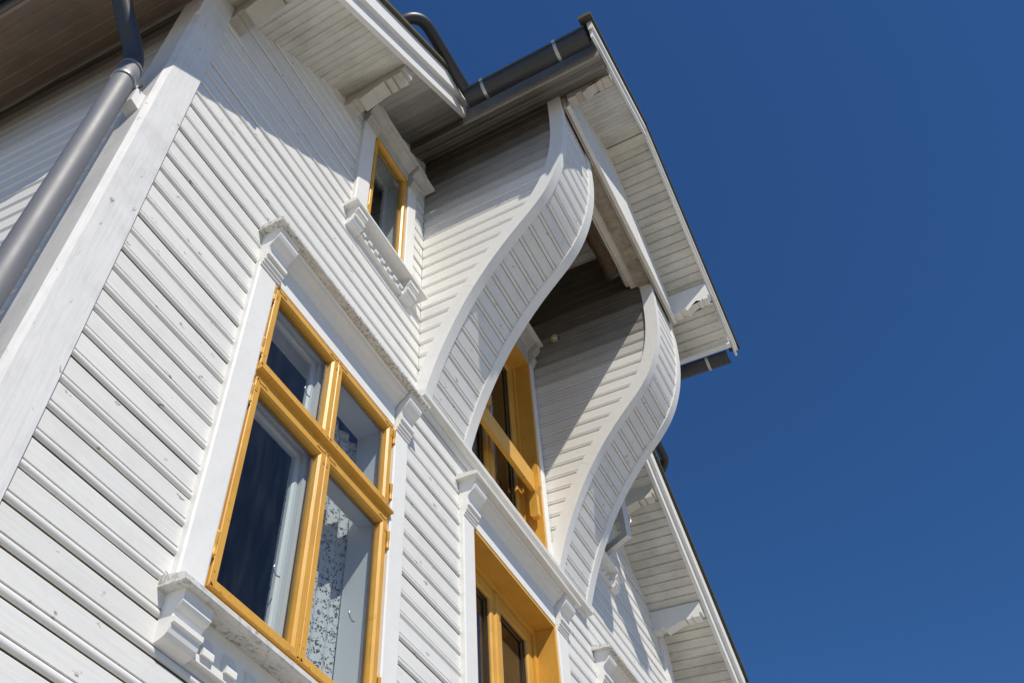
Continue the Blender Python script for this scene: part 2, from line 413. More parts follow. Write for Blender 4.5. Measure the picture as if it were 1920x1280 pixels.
def dark_joint(o, n):
    """second, darker material on the underside and gap faces of a beaded board"""
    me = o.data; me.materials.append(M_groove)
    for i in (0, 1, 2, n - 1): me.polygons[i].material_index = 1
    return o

def plank_x(x0, x1, z, mat, parent, yoff=0.0):
    j = random.uniform(-0.0026, 0.0026); z += random.uniform(-0.0016, 0.0016)
    return dark_joint(ext('plank', BEAD, (x0, yoff + j, z), Y_, Z_, X_, x1 - x0, mat, parent), len(BEAD))

# openings cut in the front wall: x0, x1, z0, z1
OPEN = [(2.07, 3.42, 3.42, 5.43), (2.80, 3.39, 6.93, 8.33), (4.46, 5.86, 0.3, 5.38), (4.46, 5.86, 6.02, 8.42),
        (6.93, 7.52, 6.93, 8.33), (6.91, 8.26, 3.42, 5.43)]

# --- wall core: rectangular cells around the openings
bm = bmesh.new()
xs = sorted(set([1.0, 9.2] + [v for o in OPEN for v in o[:2]]))
zs = sorted(set([0.0, 7.0] + [v for o in OPEN for v in o[2:]] + [7.0 + 0.2 * i for i in range(1, 17)]))
for z0, z1 in zip(zs[:-1], zs[1:]):
    zm = (z0 + z1) / 2
    lo = max(1.0, (z0 - 6.324 + 0.05) / 0.8); hi = min(9.2, (14.206 - z0 - 0.05) / 0.78)
    if hi - lo < 0.1: continue
    cuts = sorted(set([lo, hi] + [x for x in xs if lo < x < hi]))
    for x0, x1 in zip(cuts[:-1], cuts[1:]):
        xm = (x0 + x1) / 2
        if any(o[0] < xm < o[1] and o[2] < zm < o[3] for o in OPEN): continue
        add_box(bm, x0, x1, 0.030, 0.22, z0, z1)
front_wall = bm_obj('front_wall', bm, M_trim, house)

# --- front boards
def subtract(seg, holes):
    segs = [seg]
    for h0, h1 in holes:
        nx = []
        for a, b in segs:
            if h1 <= a or h0 >= b: nx.append((a, b)); continue
            if h0 > a: nx.append((a, h0))
            if h1 < b: nx.append((h1, b))
        segs = nx
    return [s for s in segs if s[1] - s[0] > 0.03]
k = 1
while True:
    z = Z0_ROW + k * PITCH
    if z > 10.2: break
    lo = max(1.169, (z - 6.324 - 0.01) / 0.8); hi = min(9.03, (14.206 - z + 0.01) / 0.78)
    if hi - lo > 0.05:
        holes = [(o[0], o[1]) for o in OPEN if o[2] < z + PITCH and o[3] > z]
        if z + PITCH > 6.0: holes += [(3.688, 4.345), (5.955, 6.602)]
        for a, b in subtract((lo, hi), holes):
            plank_x(a, b, z, M_side, front_wall)
    k += 1

# --- corner posts
def corner_post(x0, x1, chamfer_left):
    bm = bmesh.new()
    c = 0.027
    poly = [(x0 + (c if chamfer_left else 0), -0.036), (x1, -0.036), (x1, 0.17), (x0, 0.17), (x0, -0.036 + (c if chamfer_left else 0))]
    if not chamfer_left: poly = [(x0, -0.036), (x1, -0.036), (x1, 0.17), (x0, 0.17)]
    add_ext(bm, poly, (0, 0, 0.1), X_, Y_, Z_, 6.62)
    add_ext(bm, [(x0, -0.036), (x1, -0.036), (x1, 0.17), (x0, 0.17)], (0, 0, 6.72), X_, Y_, Z_, 0.50)
    return bm_obj('corner_post', bm, M_post if chamfer_left else M_trim, house)
corner_post(0.957, 1.167, True)
corner_post(9.032, 9.235, False)

# --- left side wall, turned a little from square
TH = R_(4.5)
LD = Vector((-math.sin(TH), math.cos(TH), 0))      # along the wall, away from the camera
LN = Vector((math.cos(TH), math.sin(TH), 0))       # into the house
LO = Vector((0.982, 0.165, 0))
bm = bmesh.new()
add_ext(bm, [(0.028, 0.0), (0.20, 0.0), (0.20, 7.3), (0.028, 7.3)], LO, LN, Z_, LD, 8.0)
side_wall = bm_obj('side_wall', bm, M_trim, house)
k = 1
while Z0_ROW + k * PITCH < 7.1:
    z = Z0_ROW + k * PITCH
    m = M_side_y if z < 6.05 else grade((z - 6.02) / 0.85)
    dark_joint(ext('plank', BEAD, LO + Z_ * z, LN, Z_, LD, 7.9, m, side_wall), len(BEAD))
    k += 1
# other outer walls, floors and the dim rooms inside
box('side_wall', 9.03, 9.21, 0.17, 8.1, 0.0, 7.1, M_trim, house)
box('back_wall', 0.6, 9.2, 8.0, 8.2, 0.0, 7.4, M_trim, house)
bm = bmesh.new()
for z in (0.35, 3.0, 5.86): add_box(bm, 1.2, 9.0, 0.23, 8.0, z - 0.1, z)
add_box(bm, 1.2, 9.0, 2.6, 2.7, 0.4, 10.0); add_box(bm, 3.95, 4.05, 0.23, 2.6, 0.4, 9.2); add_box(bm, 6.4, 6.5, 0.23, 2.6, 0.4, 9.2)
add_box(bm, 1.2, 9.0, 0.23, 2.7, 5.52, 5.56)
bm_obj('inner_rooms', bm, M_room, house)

# ------------------------------------------------------------------ main roof
def slope_slab(bm, f, x0, x1, y0, y1, d0, d1):
    """slab following height line f(x) between offsets d0 and d1"""
    add_ext(bm, [(x0, f(x0) + d0), (x1, f(x1) + d0), (x1, f(x1) + d1), (x0, f(x0) + d1)], (0, y0, 0), X_, Z_, Y_, y1 - y0)
bm = bmesh.new()
slope_slab(bm, zl, 0.27, 3.40, -0.662, 9.0, 0.40, 0.45)
slope_slab(bm, zl, 3.40, RIDGE_X, 0.03, 9.0, 0.40, 0.45)
slope_slab(bm, zr, RIDGE_X + 0.003, 6.97, 0.03, 9.0, 0.40, 0.45)
slope_slab(bm, zr, 6.97, 9.98, -0.662, 9.0, 0.40, 0.45)
roof = bm_obj('roof', bm, M_roof, house)
bm = bmesh.new()
slope_slab(bm, zl, 0.42, 3.395, -0.548, 8.9, 0.022, 0.398)
slope_slab(bm, zl, 3.395, RIDGE_X, 0.03, 8.9, 0.022, 0.398)
slope_slab(bm, zr, RIDGE_X + 0.003, 6.99, 0.03, 8.9, 0.022, 0.398)
slope_slab(bm, zr, 6.99, 9.86, -0.548, 8.9, 0.022, 0.398)
bm_obj('roof_deck', bm, M_soff, roof)

def barge(f, x0, x1, d0, d1, y0, y1, mat=M_trim, parent=roof, nm='barge_board'):
    bm = bmesh.new(); slope_slab(bm, f, x0, x1, y0, y1, d0, d1)
    return bm_obj(nm, bm, mat, parent)
barge(zl, 0.36, 3.40, -0.012, 0.165, -0.588, -0.55)
barge(zl, 0.33, 3.42, 0.168, 0.398, -0.63, -0.55)
barge(zr, 7.0, 9.90, -0.012, 0.165, -0.588, -0.55)
barge(zr, 7.0, 9.93, 0.168, 0.398, -0.63, -0.55)

def soffit_boards(f, slope, xa, xb, y0, y1, w, mat, parent, up=0.0, D=Y_, origin_y=None):
    """boards running along D under plane f between xa and xb"""
    ln = math.sqrt(1 + slope * slope); step = w / ln
    U = Vector((1, 0, slope)).normalized(); V = Vector((-slope, 0, 1)).normalized()
    n = int(round((xb - xa) / step)); step = (xb - xa) / n; ww = step * ln
    poly = [(0.006, 0.0), (ww - 0.0135, 0.0), (ww - 0.0120, 0.004), (ww - 0.0105, 0.0), (ww - 0.006, 0.0), (ww - 0.0012, 0.008), (ww - 0.0012, 0.019), (0.0012, 0.019), (0.0012, 0.008)]
    for i in range(n):
        x = xa + i * step
        mm = mat(x) if callable(mat) else mat
        j = random.uniform(-0.001, 0.001)
        ext('soffit_board', poly, Vector((x, y0, f(x) + up + j)), U, V, D, y1 - y0, mm, parent)
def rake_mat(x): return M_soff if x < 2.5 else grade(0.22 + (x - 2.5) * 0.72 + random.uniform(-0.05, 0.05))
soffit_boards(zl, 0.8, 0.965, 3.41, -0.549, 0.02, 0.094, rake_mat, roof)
soffit_boards(zr, -0.78, 6.995, 9.22, -0.549, 0.02, 0.096, M_soff, roof)
soffit_boards(zr, -0.78, 9.222, 9.86, -0.549, 8.8, 0.096, M_soff, roof)
# left eave: boards follow the side wall
ln = math.sqrt(1.64); n = 6; wv = (0.965 - 0.44) / n
for i in range(n):
    x = 0.44 + i * wv; ww = wv * ln
    poly = [(0.006, 0), (ww - 0.018, 0), (ww - 0.016, 0.005), (ww - 0.014, 0.0), (ww - 0.006, 0), (ww - 0.001, 0.008), (ww - 0.001, 0.019), (0.001, 0.019), (0.001, 0.008)]
    U = Vector((1, 0, 0.8)).normalized(); V = Vector((-0.8, 0, 1)).normalized()
    D = Vector((LD.x, LD.y, LD.x * 0.8))
    O = Vector((x + 0.045, -0.549, zl(x + 0.045)))
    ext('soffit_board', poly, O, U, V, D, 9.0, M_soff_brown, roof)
# left eave fascia and gutter
D = Vector((LD.x, LD.y, 0))
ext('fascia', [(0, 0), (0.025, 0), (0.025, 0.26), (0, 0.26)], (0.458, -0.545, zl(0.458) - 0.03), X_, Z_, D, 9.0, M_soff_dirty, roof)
box('fascia', 9.86, 9.885, -0.545, 8.9, zr(9.86) - 0.03, zr(9.86) + 0.24, M_trim, roof)

def half_gutter(name, O, D, length, r, mat, parent, straps=(), thick=0.004, lip=-1):
    """half-round trough; lip side is the outer edge (rolled bead)"""
    O = Vector(O); D = Vector(D).normalized(); S = Vector((D.y, -D.x, 0)) * (1 if lip > 0 else -1)   # outward
    bm = bmesh.new(); n = 16; ra = []; rb = []
    for i in range(n + 1):
        a = math.pi * i / n
        for lst, rr in ((ra, r), (rb, r - thick)):
            lst.append((math.cos(a) * rr, -math.sin(a) * rr))
    poly = ra + rb[::-1]
    add_ext(bm, poly, O, S, Z_, D, length)
    add_tube(bm, [O + S * (r + 0.004) + Z_ * 0.004, O + S * (r + 0.004) + Z_ * 0.004 + D * length], 0.011, 10)
    for t in (0, length - 0.004):
        add_ext(bm, ra, O + D * t, S, Z_, D, 0.004)
    g = bm_obj(name, bm, mat, parent)
    for t in straps:
        pts = [(math.cos(math.pi * i / n) * (r + 0.006), -math.sin(math.pi * i / n) * (r + 0.006)) for i in range(n + 1)]
        pts2 = [(math.cos(math.pi * i / n) * (r + 0.001), -math.sin(math.pi * i / n) * (r + 0.001)) for i in range(n + 1)]
        bm = bmesh.new(); add_ext(bm, pts + pts2[::-1], O + D * (t - 0.014), S, Z_, D, 0.028)
        c = O + S * (r + 0.006) + D * (t - 0.014)
        add_ext(bm, [(-0.017, -0.004), (0.017, -0.004), (0.017, 0.022), (-0.017, 0.022)], c, S, Z_, D, 0.028)
        bm_obj('gutter_strap', bm, M_strap, g)
    return g
half_gutter('gutter', (0.385, -0.50, 6.86), (LD.x, LD.y, 0), 9.0, 0.06, M_gut, house, straps=(1.0, 2.2, 3.4), lip=-1)

# ------------------------------------------------------------------ shaped roof brackets
def bracket_profile(L=0.54, h=0.24, s=1.0):
    """(distance from wall, height): carved purlin end"""
    p = [(0, 0), (0.075, 0.0)]
    for i in range(0, 7):                                    # inner bump
        a = math.pi * i / 6; p.append((0.105 - 0.030 * math.cos(a), 0.012 - 0.0 - 0.018 * math.sin(a) * -1))
    p += [(0.137, -0.012), (0.15, -0.012)]
    p += [(L * 0.50, 0.035), (L * 0.66, 0.062), (L * 0.67, 0.082)]
    for i in range(0, 7):
        a = math.pi * i / 6; p.append((L * 0.735 - 0.035 * math.cos(a), 0.082 - 0.03 * math.sin(a)))
    p += [(L * 0.81, 0.085), (L * 0.82, 0.065), (L * 0.95, 0.065), (L * 0.955, 0.11), (L, 0.11), (L, h), (0, h)]
    return p
def bracket(x0, x1, ywall, z, f=None, L=0.54, h=0.24, mat=M_brk, flip=1, parent=None):
    poly = bracket_profile(L, h)
    skew = None
    o = ext('roof_bracket', poly, (x0, ywall, z), -Y_, Z_, X_, x1 - x0, mat, parent or house)
    return o
bracket(2.405, 2.525, 0.0, 8.075)
bracket(1.172, 1.30, 0.0, 7.10)
bracket(8.885, 9.005, 0.0, 7.00, mat=M_trim)
bracket(7.84, 7.96, 0.0, 7.865, mat=M_soff)

# ------------------------------------------------------------------ bay
PROF = [(-0.077, 5.968), (-0.098, 6.041), (-0.13, 6.153), (-0.168, 6.264), (-0.214, 6.382), (-0.261, 6.495), (-0.33, 6.645),
        (-0.394, 6.775), (-0.436, 6.848), (-0.523, 6.999), (-0.641, 7.167), (-0.76, 7.328), (-0.888, 7.465), (-0.994, 7.574),
        (-1.105, 7.703), (-1.196, 7.872), (-1.275, 8.10), (-1.322, 8.31), (-1.346, 8.517), (-1.358, 8.708), (-1.366, 8.935), (-1.368, 9.20)]
# smooth and resample the curve evenly
def chain(pts, it=3):
    P = [list(p) for p in pts]
    for _ in range(it):
        Q = [p[:] for p in P]
        for i in range(1, len(P) - 1):
            for c in (0, 1): Q[i][c] = 0.25 * P[i - 1][c] + 0.5 * P[i][c] + 0.25 * P[i + 1][c]
        P = Q
    return P
sm = [Vector((0, p[0], p[1])) for p in chain(PROF, 2)]
fine = smooth_path(sm, 8)
cum = [0.0]
for a, b in zip(fine[:-1], fine[1:]): cum.append(cum[-1] + (b - a).length)
TOT = cum[-1]
def curve_at(s):
    s = max(0.0, min(TOT, s)); lo = 0; hi = len(cum) - 1
    while hi - lo > 1:
        m = (lo + hi) // 2
        if cum[m] <= s: lo = m
        else: hi = m
    t = (s - cum[lo]) / max(1e-9, cum[hi] - cum[lo])
    p = fine[lo].lerp(fine[hi], t)
    d = (curve_tan(lo)).lerp(curve_tan(hi), t).normalized()
    nrm = Vector((0, d.z, -d.y))     # points into the wing (towards +y)
    return p, d, nrm
def curve_tan(i):
    a = fine[max(0, i - 1)]; b = fine[min(len(fine) - 1, i + 1)]
    return (b - a).normalized()
def curve_y(z):
    """outermost y at height z"""
    for a, b in zip(fine[:-1], fine[1:]):
        if a.z <= z <= b.z:
            return a.y + (b.y - a.y) * (z - a.z) / max(1e-9, b.z - a.z)
    return fine[0].y if z < fine[0].z else fine[-1].y
NS = 90
SS = [TOT * i / NS for i in range(NS + 1)]
def band(inset0, inset1):
    """closed (y,z) polygon between two insets of the curve, kept in front of the wall"""
    a = []; b = []
    for s in SS:
        p, d, n = curve_at(s)
        q0 = p + n * inset0; q1 = p + n * inset1
        a.append((min(q0.y, 0.0), q0.z)); b.append((min(q1.y, -0.0005), q1.z))
    return a + b[::-1]
def band_obj(name, inset0, inset1, x0, x1, mat, parent, cuts=(0.31, 0.66)):
    """strip along the curve, in butted lengths like sawn timber; built as quads"""
    ends = [0.0] + [TOT * (c + random.uniform(-0.04, 0.04)) for c in cuts] + [TOT]
    for s0, s1 in zip(ends[:-1], ends[1:]):
        n = 32; bm = bmesh.new(); rows = []
        s1 = s1 - (0.0018 if s1 < TOT else 0); d = random.uniform(0, 0.0012)
        for k in range(n + 1):
            p, t, nn_ = curve_at(s0 + (s1 - s0) * k / n)
            q0 = p + nn_ * (inset0 + d); q1 = p + nn_ * inset1
            q0.y = min(q0.y, 0.0); q1.y = min(q1.y, 0.0)
            rows.append([bm.verts.new((x, q.y, q.z)) for x, q in ((x0, q0), (x1, q0), (x1, q1), (x0, q1))])
        for a, b in zip(rows[:-1], rows[1:]):
            for i in range(4):
                j = (i + 1) % 4; bm.faces.new((a[i], a[j], b[j], b[i]))
        bm.faces.new(rows[0]); bm.faces.new(rows[-1][::-1])
        bmesh.ops.remove_doubles(bm, verts=bm.verts[:], dist=1e-5)
        bm_obj(name, bm, mat, parent)

def make_wing(x0, x1, inner_side):
    # core
    bm = bmesh.new()
    poly = [(min(curve_at(s)[0].y + 0.045, -0.001), curve_at(s)[0].z + 0.0) for s in SS]
    ztop = 9.26
    poly = [(0.0, 5.97)] + poly + [(-1.32, ztop), (0.0, ztop)]
    add_ext(bm, poly, (x0 + 0.05, 0, 0), Y_, Z_, X_, x1 - x0 - 0.10)
    wing = bm_obj('bay_wing', bm, M_trim, house)
    # upper core up to the ceiling of the bay
    zc0 = 10.40 - 0.75 * abs(x0 + 0.05 - BXC); zc1 = 10.40 - 0.75 * abs(x1 - 0.05 - BXC)
    ext('upper_core', [(x0 + 0.05, 9.262), (x1 - 0.05, 9.262), (x1 - 0.05, zc1 + 0.1), (x0 + 0.05, zc0 + 0.1)], (0, -1.32, 0), X_, Z_, Y_, 1.31, M_trim, wing)
    # side boards
    for side, xf, U in ((-1, x0 + 0.021, X_), (1, x1 - 0.021, -X_)):
        top = 9.92 if side == inner_side else 9.2
        kk = 0
        while True:
            z = Z0_ROW + kk * PITCH; kk += 1
            if z < 5.97: continue
            if z > top: break
            y = max(curve_y(min(z + t * PITCH, 9.19)) for t in (0, 0.5, 1.0)) + 0.02
            if y > -0.02: continue
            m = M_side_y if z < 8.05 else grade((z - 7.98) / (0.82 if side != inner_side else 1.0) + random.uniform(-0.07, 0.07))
            dark_joint(ext('plank', BEAD2, (xf, -0.001, z), U, Z_, -Y_, -y - 0.001, m, wing), len(BEAD2))
    # edge trims on the sides and the front
    band_obj('edge_trim', 0.0, 0.115, x0, x0 + 0.0208, M_trim, wing)
    band_obj('edge_trim', 0.0, 0.115, x1 - 0.0208, x1, M_trim, wing)
    band_obj('edge_trim', 0.0, 0.034, x0 + 0.021, x0 + 0.092, M_trim, wing)
    band_obj('edge_trim', 0.0, 0.034, x1 - 0.10, x1 - 0.021, M_trim, wing)
    # boards across the curved front
    w = 0.1345; s = 0.012
    bx0, bx1 = x0 + 0.0925, x1 - 0.1005
    while s < TOT - 0.02:
        e = min(s + w, TOT)
        offs = [(0.006, 0.030), (0.006, 0.026)]
        c, r = 0.0225, 0.0160
        for i in range(11):
            a = -math.pi / 2 + math.pi * i / 10
            offs.append((c + r * math.sin(a), 0.0275 - r * math.cos(a)))
        offs += [(0.0395, 0.027), (0.0420, 0.026), (0.044, 0.0145)]
        for i in range(1, 6): offs.append((0.044 + (w - 0.048) * i / 5, 0.0145))
        offs += [(w, 0.018), (w, 0.032)]
        for i in range(5, 0, -1): offs.append((0.006 + (w - 0.006) * i / 6, 0.032))
        poly = []
        for ds, inset in offs:
            if s + ds > e + 1e-6: ds = e - s
            p, d, n = curve_at(s + ds); q = p + n * inset
            poly.append((min(q.y, -0.0005), q.z))
        dark_joint(prof_x('plank', poly, bx0, bx1, M_side, wing), len(poly))
        s += w
    return wing
wingL = make_wing(3.67, 4.355, 1)
wingR = make_wing(5.945, 6.62, -1)

# ledge the wings stand on
prof_x('ledge', [(0.0, 5.91), (-0.062, 5.91), (-0.082, 5.922), (-0.084, 5.962), (-0.078, 5.972), (0.0, 5.985)], 3.655, 6.64, M_ledge, house)
prof_x('ledge_moulding', [(0.0, 5.872), (-0.022, 5.872), (-0.03, 5.89), (-0.03, 5.909), (0.0, 5.909)], 3.69, 6.60, M_trim, house)

# bay roof ------------------------------------------------------------
def bzl(x): return 10.40 - 0.75 * (BXC - x)
def bzr(x): return 10.40 - 0.75 * (x - BXC)
def el(x): return 9.12 + 0.757 * (x - 3.67)
def er(x): return 9.10 - 0.757 * (x - 6.62)
def vb(x): return 10.37 - 0.75 * abs(x - BXC)
VY = -1.82
bm = bmesh.new()
slope_slab(bm, vb, 3.255, BXC, -1.884, 0.2, 0.255, 0.30)
slope_slab(bm, vb, BXC + 0.002, 7.16, -1.884, 0.2, 0.255, 0.30)
slope_slab(bm, vb, 3.10, 3.255, -1.884, -1.775, 0.25, 0.30)
slope_slab(bm, vb, 7.16, 7.26, -1.884, -1.775, 0.25, 0.30)
bay_roof = bm_obj('bay_roof', bm, M_roof, house)
bm = bmesh.new()
slope_slab(bm, vb, 3.42, BXC, VY + 0.002, 0.02, 0.055, 0.253)
slope_slab(bm, vb, BXC + 0.002, 6.93, VY + 0.002, 0.02, 0.055, 0.253)
bm_obj('roof_deck', bm, M_soff, bay_roof)
for xa, xb, e in ((3.22, BXC, 0), (BXC + 0.001, 7.16, 0)):
    barge(vb, xa, xb, -0.01, 0.115, VY - 0.022, VY, parent=bay_roof)
    barge(vb, xa - (0.03 if xa < 4 else 0), xb + (0.03 if xb > 6 else 0), 0.118, 0.252, VY - 0.043, VY, parent=bay_roof)
def bmat(x): return M_soff
soffit_boards(bzl, 0.75, 3.815, BXC - 0.06, VY + 0.001, 0.015, 0.094, bmat, bay_roof)
soffit_boards(bzr, -0.75, BXC + 0.06, 6.475, VY + 0.001, 0.015, 0.094, bmat, bay_roof)
box('ridge_board', BXC - 0.06, BXC + 0.06, VY + 0.001, 0.0, 10.335, 10.352, M_soff, bay_roof)
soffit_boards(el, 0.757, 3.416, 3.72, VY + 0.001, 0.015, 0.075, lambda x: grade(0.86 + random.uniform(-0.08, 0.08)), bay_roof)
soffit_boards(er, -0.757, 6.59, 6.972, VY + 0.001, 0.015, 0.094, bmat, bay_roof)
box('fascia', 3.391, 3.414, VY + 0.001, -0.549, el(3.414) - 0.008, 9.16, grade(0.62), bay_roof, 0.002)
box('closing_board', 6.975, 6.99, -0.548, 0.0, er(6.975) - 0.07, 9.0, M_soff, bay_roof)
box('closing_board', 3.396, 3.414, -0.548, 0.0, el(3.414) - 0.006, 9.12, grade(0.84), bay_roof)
box('fascia', 6.974, 6.998, VY + 0.001, -0.50, er(6.972) - 0.006, 9.10, M_trim, bay_roof, 0.002)
# small crown mould on the right eave
box('eave_moulding', 6.935, 6.973, VY + 0.002, -0.52, er(6.955) - 0.022, er(6.955) + 0.012, M_trim, bay_roof, 0.004)

gl = half_gutter('gutter', (3.254, -1.795, 9.045), (0, 1, 0), 1.13, 0.086, M_gut, house, straps=(0.27, 0.95), lip=-1)
gr = half_gutter('gutter', (7.115, -1.755, 8.845), (0, 1, 0), 1.13, 0.086, M_gut, house, straps=(0.21, 0.9), lip=1)

# overflow pipes from the bay gutters over the main roof
pl_ = [(3.28, -0.70, 9.06), (3.15, -0.685, 9.09), (2.95, -0.672, 9.115), (2.62, -0.665, 9.12)]
pl_ += [(2.50, -0.655, 9.118), (2.42, -0.62, 9.10), (2.36, -0.55, 9.05), (2.33, -0.42, 8.96), (2.31, -0.25, 8.86)]
tube('overflow_pipe', smooth_path(pl_, 6), 0.05, M_gut, house)
pr_ = [(7.05, -0.70, 8.90), (7.3, -0.68, 8.82), (7.7, -0.67, 8.78), (8.18, -0.665, 8.75), (8.29, -0.64, 8.72), (8.35, -0.56, 8.64), (8.37, -0.44, 8.50), (8.38, -0.3, 8.36)]
tube('overflow_pipe', smooth_path(pr_, 6), 0.05, M_gut, house)

# gable panel of vertical boards
GY = -1.4255
gx0, gx1 = 3.735, 6.535; n = 26; w = (gx1 - gx0) / n
bm = bmesh.new(); add_box(bm, gx0, gx1, GY + 0.021, GY + 0.032, 9.05, 9.25); gable = bm_obj('bay_gable', bm, M_trim, house)
for i in range(n):
    x0 = gx0 + i * w; x1 = x0 + w - 0.003
    zt0 = 10.41 - 0.75 * abs(x0 - BXC); zt1 = 10.41 - 0.75 * abs(x1 - BXC)
    zb = 8.985 + random.uniform(-0.002, 0.002)
    bm = bmesh.new()
    add_ext(bm, [(x0 + 0.012, zb), (x1, zb), (x1, zt1), (x0 + 0.012, zt0)], (0, GY, 0), X_, Z_, Y_, 0.02)
    add_tube(bm, [(x0 + 0.006, GY + 0.008, zb), (x0 + 0.006, GY + 0.008, zt0)], 0.007, 8)
    bm_obj('plank', bm, M_side, gable)
prof_x('bottom_rail', [(GY - 0.004, 8.972), (GY + 0.03, 8.972), (GY + 0.03, 8.983), (GY - 0.004, 8.983)], gx0 - 0.01, gx1 + 0.01, M_trim, gable)
prof_x('back_board', [(GY + 0.034, 8.99), (-1.372, 8.99), (-1.372, 9.28), (GY + 0.034, 9.28)], 3.72, 6.55, M_brk, gable)
bracket(3.70, 3.80, GY, 9.05, L=0.39, h=0.30)
bracket(6.49, 6.59, GY, 9.05, L=0.39, h=0.30, mat=M_trim)

# beam, boards and round timber over the niche
bm = bmesh.new()
nn = 40
rows = []
for i in range(nn + 1):
    x = 4.35 + (5.95 - 4.35) * i / nn
    jw = 0.012 * math.sin(i * 0.9) + 0.010 * math.sin(i * 2.3 + 1)
    rows.append([bm.verts.new(p) for p in ((x, -1.37 - max(0, jw), 9.006), (x, -1.236, 9.004 + random.uniform(0, 0.004)), (x, -1.236, 9.25), (x, -1.37 - max(0, jw), 9.25))])
for a, b in zip(rows[:-1], rows[1:]):
    for i in range(4):
        j = (i + 1) % 4; bm.faces.new((a[i], a[j], b[j], b[i]))
bm.faces.new(rows[0]); bm.faces.new(rows[-1][::-1])
bm_obj('beam', bm, M_beam, house)
prof_x('lining_board', [(-1.234, 9.03), (-1.165, 9.03), (-1.165, 9.25), (-1.234, 9.25)], 4.34, 5.945, M_soff, house)
prof_x('lining_board', [(-1.163, 9.045), (-1.145, 9.02), (-1.125, 9.045), (-1.125, 9.25), (-1.163, 9.25)], 4.34, 5.90, M_soff, house)

log_path = [(4.40 + 0.062 * i, -1.075 + 0.004 * math.sin(i * 1.1), 8.965 + 0.004 * math.sin(i * 0.8)) for i in range(21)]
lg = tube('timber_roller', log_path, [0.060 + 0.004 * math.sin(i * 1.7) for i in range(21)], M_bark, None, n=22)
tag(lg, 'brown stained round timber roller hung under the bay gable between the curved wings', 'roller')
tube('end_cap', [(5.60, -1.075, 8.965), (5.648, -1.075, 8.965)], 0.0665, M_gut, lg, n=22)

# ------------------------------------------------------------------ windows
def capital(x0, x1, ztop, mat, parent, H=0.285, s=1.0):
    p = [(0.0, 0), (-0.044, 0), (-0.044, 0.016), (-0.053, 0.019), (-0.053, 0.036), (-0.064, 0.04), (-0.064, 0.068), (-0.080, 0.072), (-0.080, 0.095)]
    p += [(-0.066, 0.102), (-0.063, 0.122), (-0.067, 0.145), (-0.080, 0.166), (-0.100, 0.184), (-0.118, 0.202), (-0.128, 0.222), (-0.130, 0.236), (-0.117, 0.240), (-0.121, 0.258), (-0.134, 0.27), (-0.134, H), (0.0, H)]
    p = [(y * s, z * H / 0.285) for y, z in p]
    return prof_x('capital', [(y, ztop - H + z) for y, z in p], x0, x1, mat, parent)

def sill_bracket(x0, x1, ztop, mat, parent, H=0.20):
    p = [(0.0, 0), (-0.10, 0), (-0.10, -0.05), (-0.092, -0.062), (-0.075, -0.075), (-0.066, -0.092), (-0.066, -0.105), (-0.082, -0.108), (-0.082, -0.128),
         (-0.068, -0.134), (-0.068, -0.146), (-0.062, -0.165), (-0.048, -0.18), (-0.028, -0.19), (0.0, -0.2)]
    return prof_x('sill_bracket', [(y, ztop + z * H / 0.2) for y, z in p], x0, x1, mat, parent)

def casings(parent, cx0, cx1, ox0, ox1, zb, zhead, ztop, sx0, sx1, front=0.162, mat=M_trim, dirty=None, slab=None):
    """side casings with capitals, frieze, cove and cornice slab"""
    H = 0.285; zc = ztop - 0.034
    for a, b in ((cx0, ox0), (ox1, cx1)):
        prof = [(a, 0.0), (a, -0.030), (a + 0.012, -0.036), (b - 0.012, -0.036), (b, -0.030), (b, 0.03)]
        ext('casing', prof + [(a, 0.02)], (0, 0, zb), X_, Y_, Z_, zc - H - zb + 0.02, mat, parent)
        capital(a + 0.004, b + 0.012 if b == ox0 else b - 0.004, zc, dirty or mat, parent, H)
    box('frieze', ox0 + 0.012, ox1 - 0.004, -0.026, 0.03, zhead, zc - 0.10, dirty or mat, parent, 0.002)
    cove = [(0.0, zc - 0.10), (-0.034, zc - 0.10), (-0.036, zc - 0.088), (-0.046, zc - 0.075), (-0.068, zc - 0.052), (-0.10, zc - 0.034), (-0.104, zc - 0.016), (-0.118, zc - 0.012), (-0.118, zc - 0.001), (0.0, zc - 0.001)]
    prof_x('cove', cove, ox0 + 0.012, ox1 - 0.004, dirty or mat, parent)
    prof_x('cornice', [(0.0, zc), (-front, zc), (-front - 0.003, zc + 0.006), (-front - 0.003, zc + 0.024), (-front + 0.004, zc + 0.030), (0.0, zc + 0.046)], sx0, sx1, slab or M_ledge, parent)

def sill(parent, sx0, sx1, z, front, cx0, cx1, bw, H=0.2, nd=9, mat=M_sill):
    prof_x('sill', [(0.03, z - 0.034), (-front, z - 0.034), (-front - 0.004, z - 0.028), (-front - 0.004, z - 0.008), (-front + 0.006, z), (0.03, z + 0.02)], sx0, sx1, mat, parent)
    zt = z - 0.0345
    sill_bracket(cx0, cx0 + bw, zt, M_trim, parent, H)
    sill_bracket(cx1 - bw, cx1, zt, M_trim, parent, H)
    box('apron', cx0 + bw, cx1 - bw, -0.022, 0.0, zt - H * 0.86, zt, M_trim, parent)
    box('apron_rail', cx0 + bw, cx1 - bw, -0.036, -0.0225, zt - H * 0.86, zt - H * 0.72, M_trim, parent)
    step = (cx1 - cx0 - 2 * bw) / nd
    for i in range(nd):
        a = cx0 + bw + step * (i + 0.28)
        prof_x('dentil', [(-0.0225, zt - H * 0.715), (-0.052, zt - H * 0.715), (-0.052, zt - H * 0.60), (-0.0225, zt - H * 0.30)], a, a + step * 0.46, M_trim, parent)

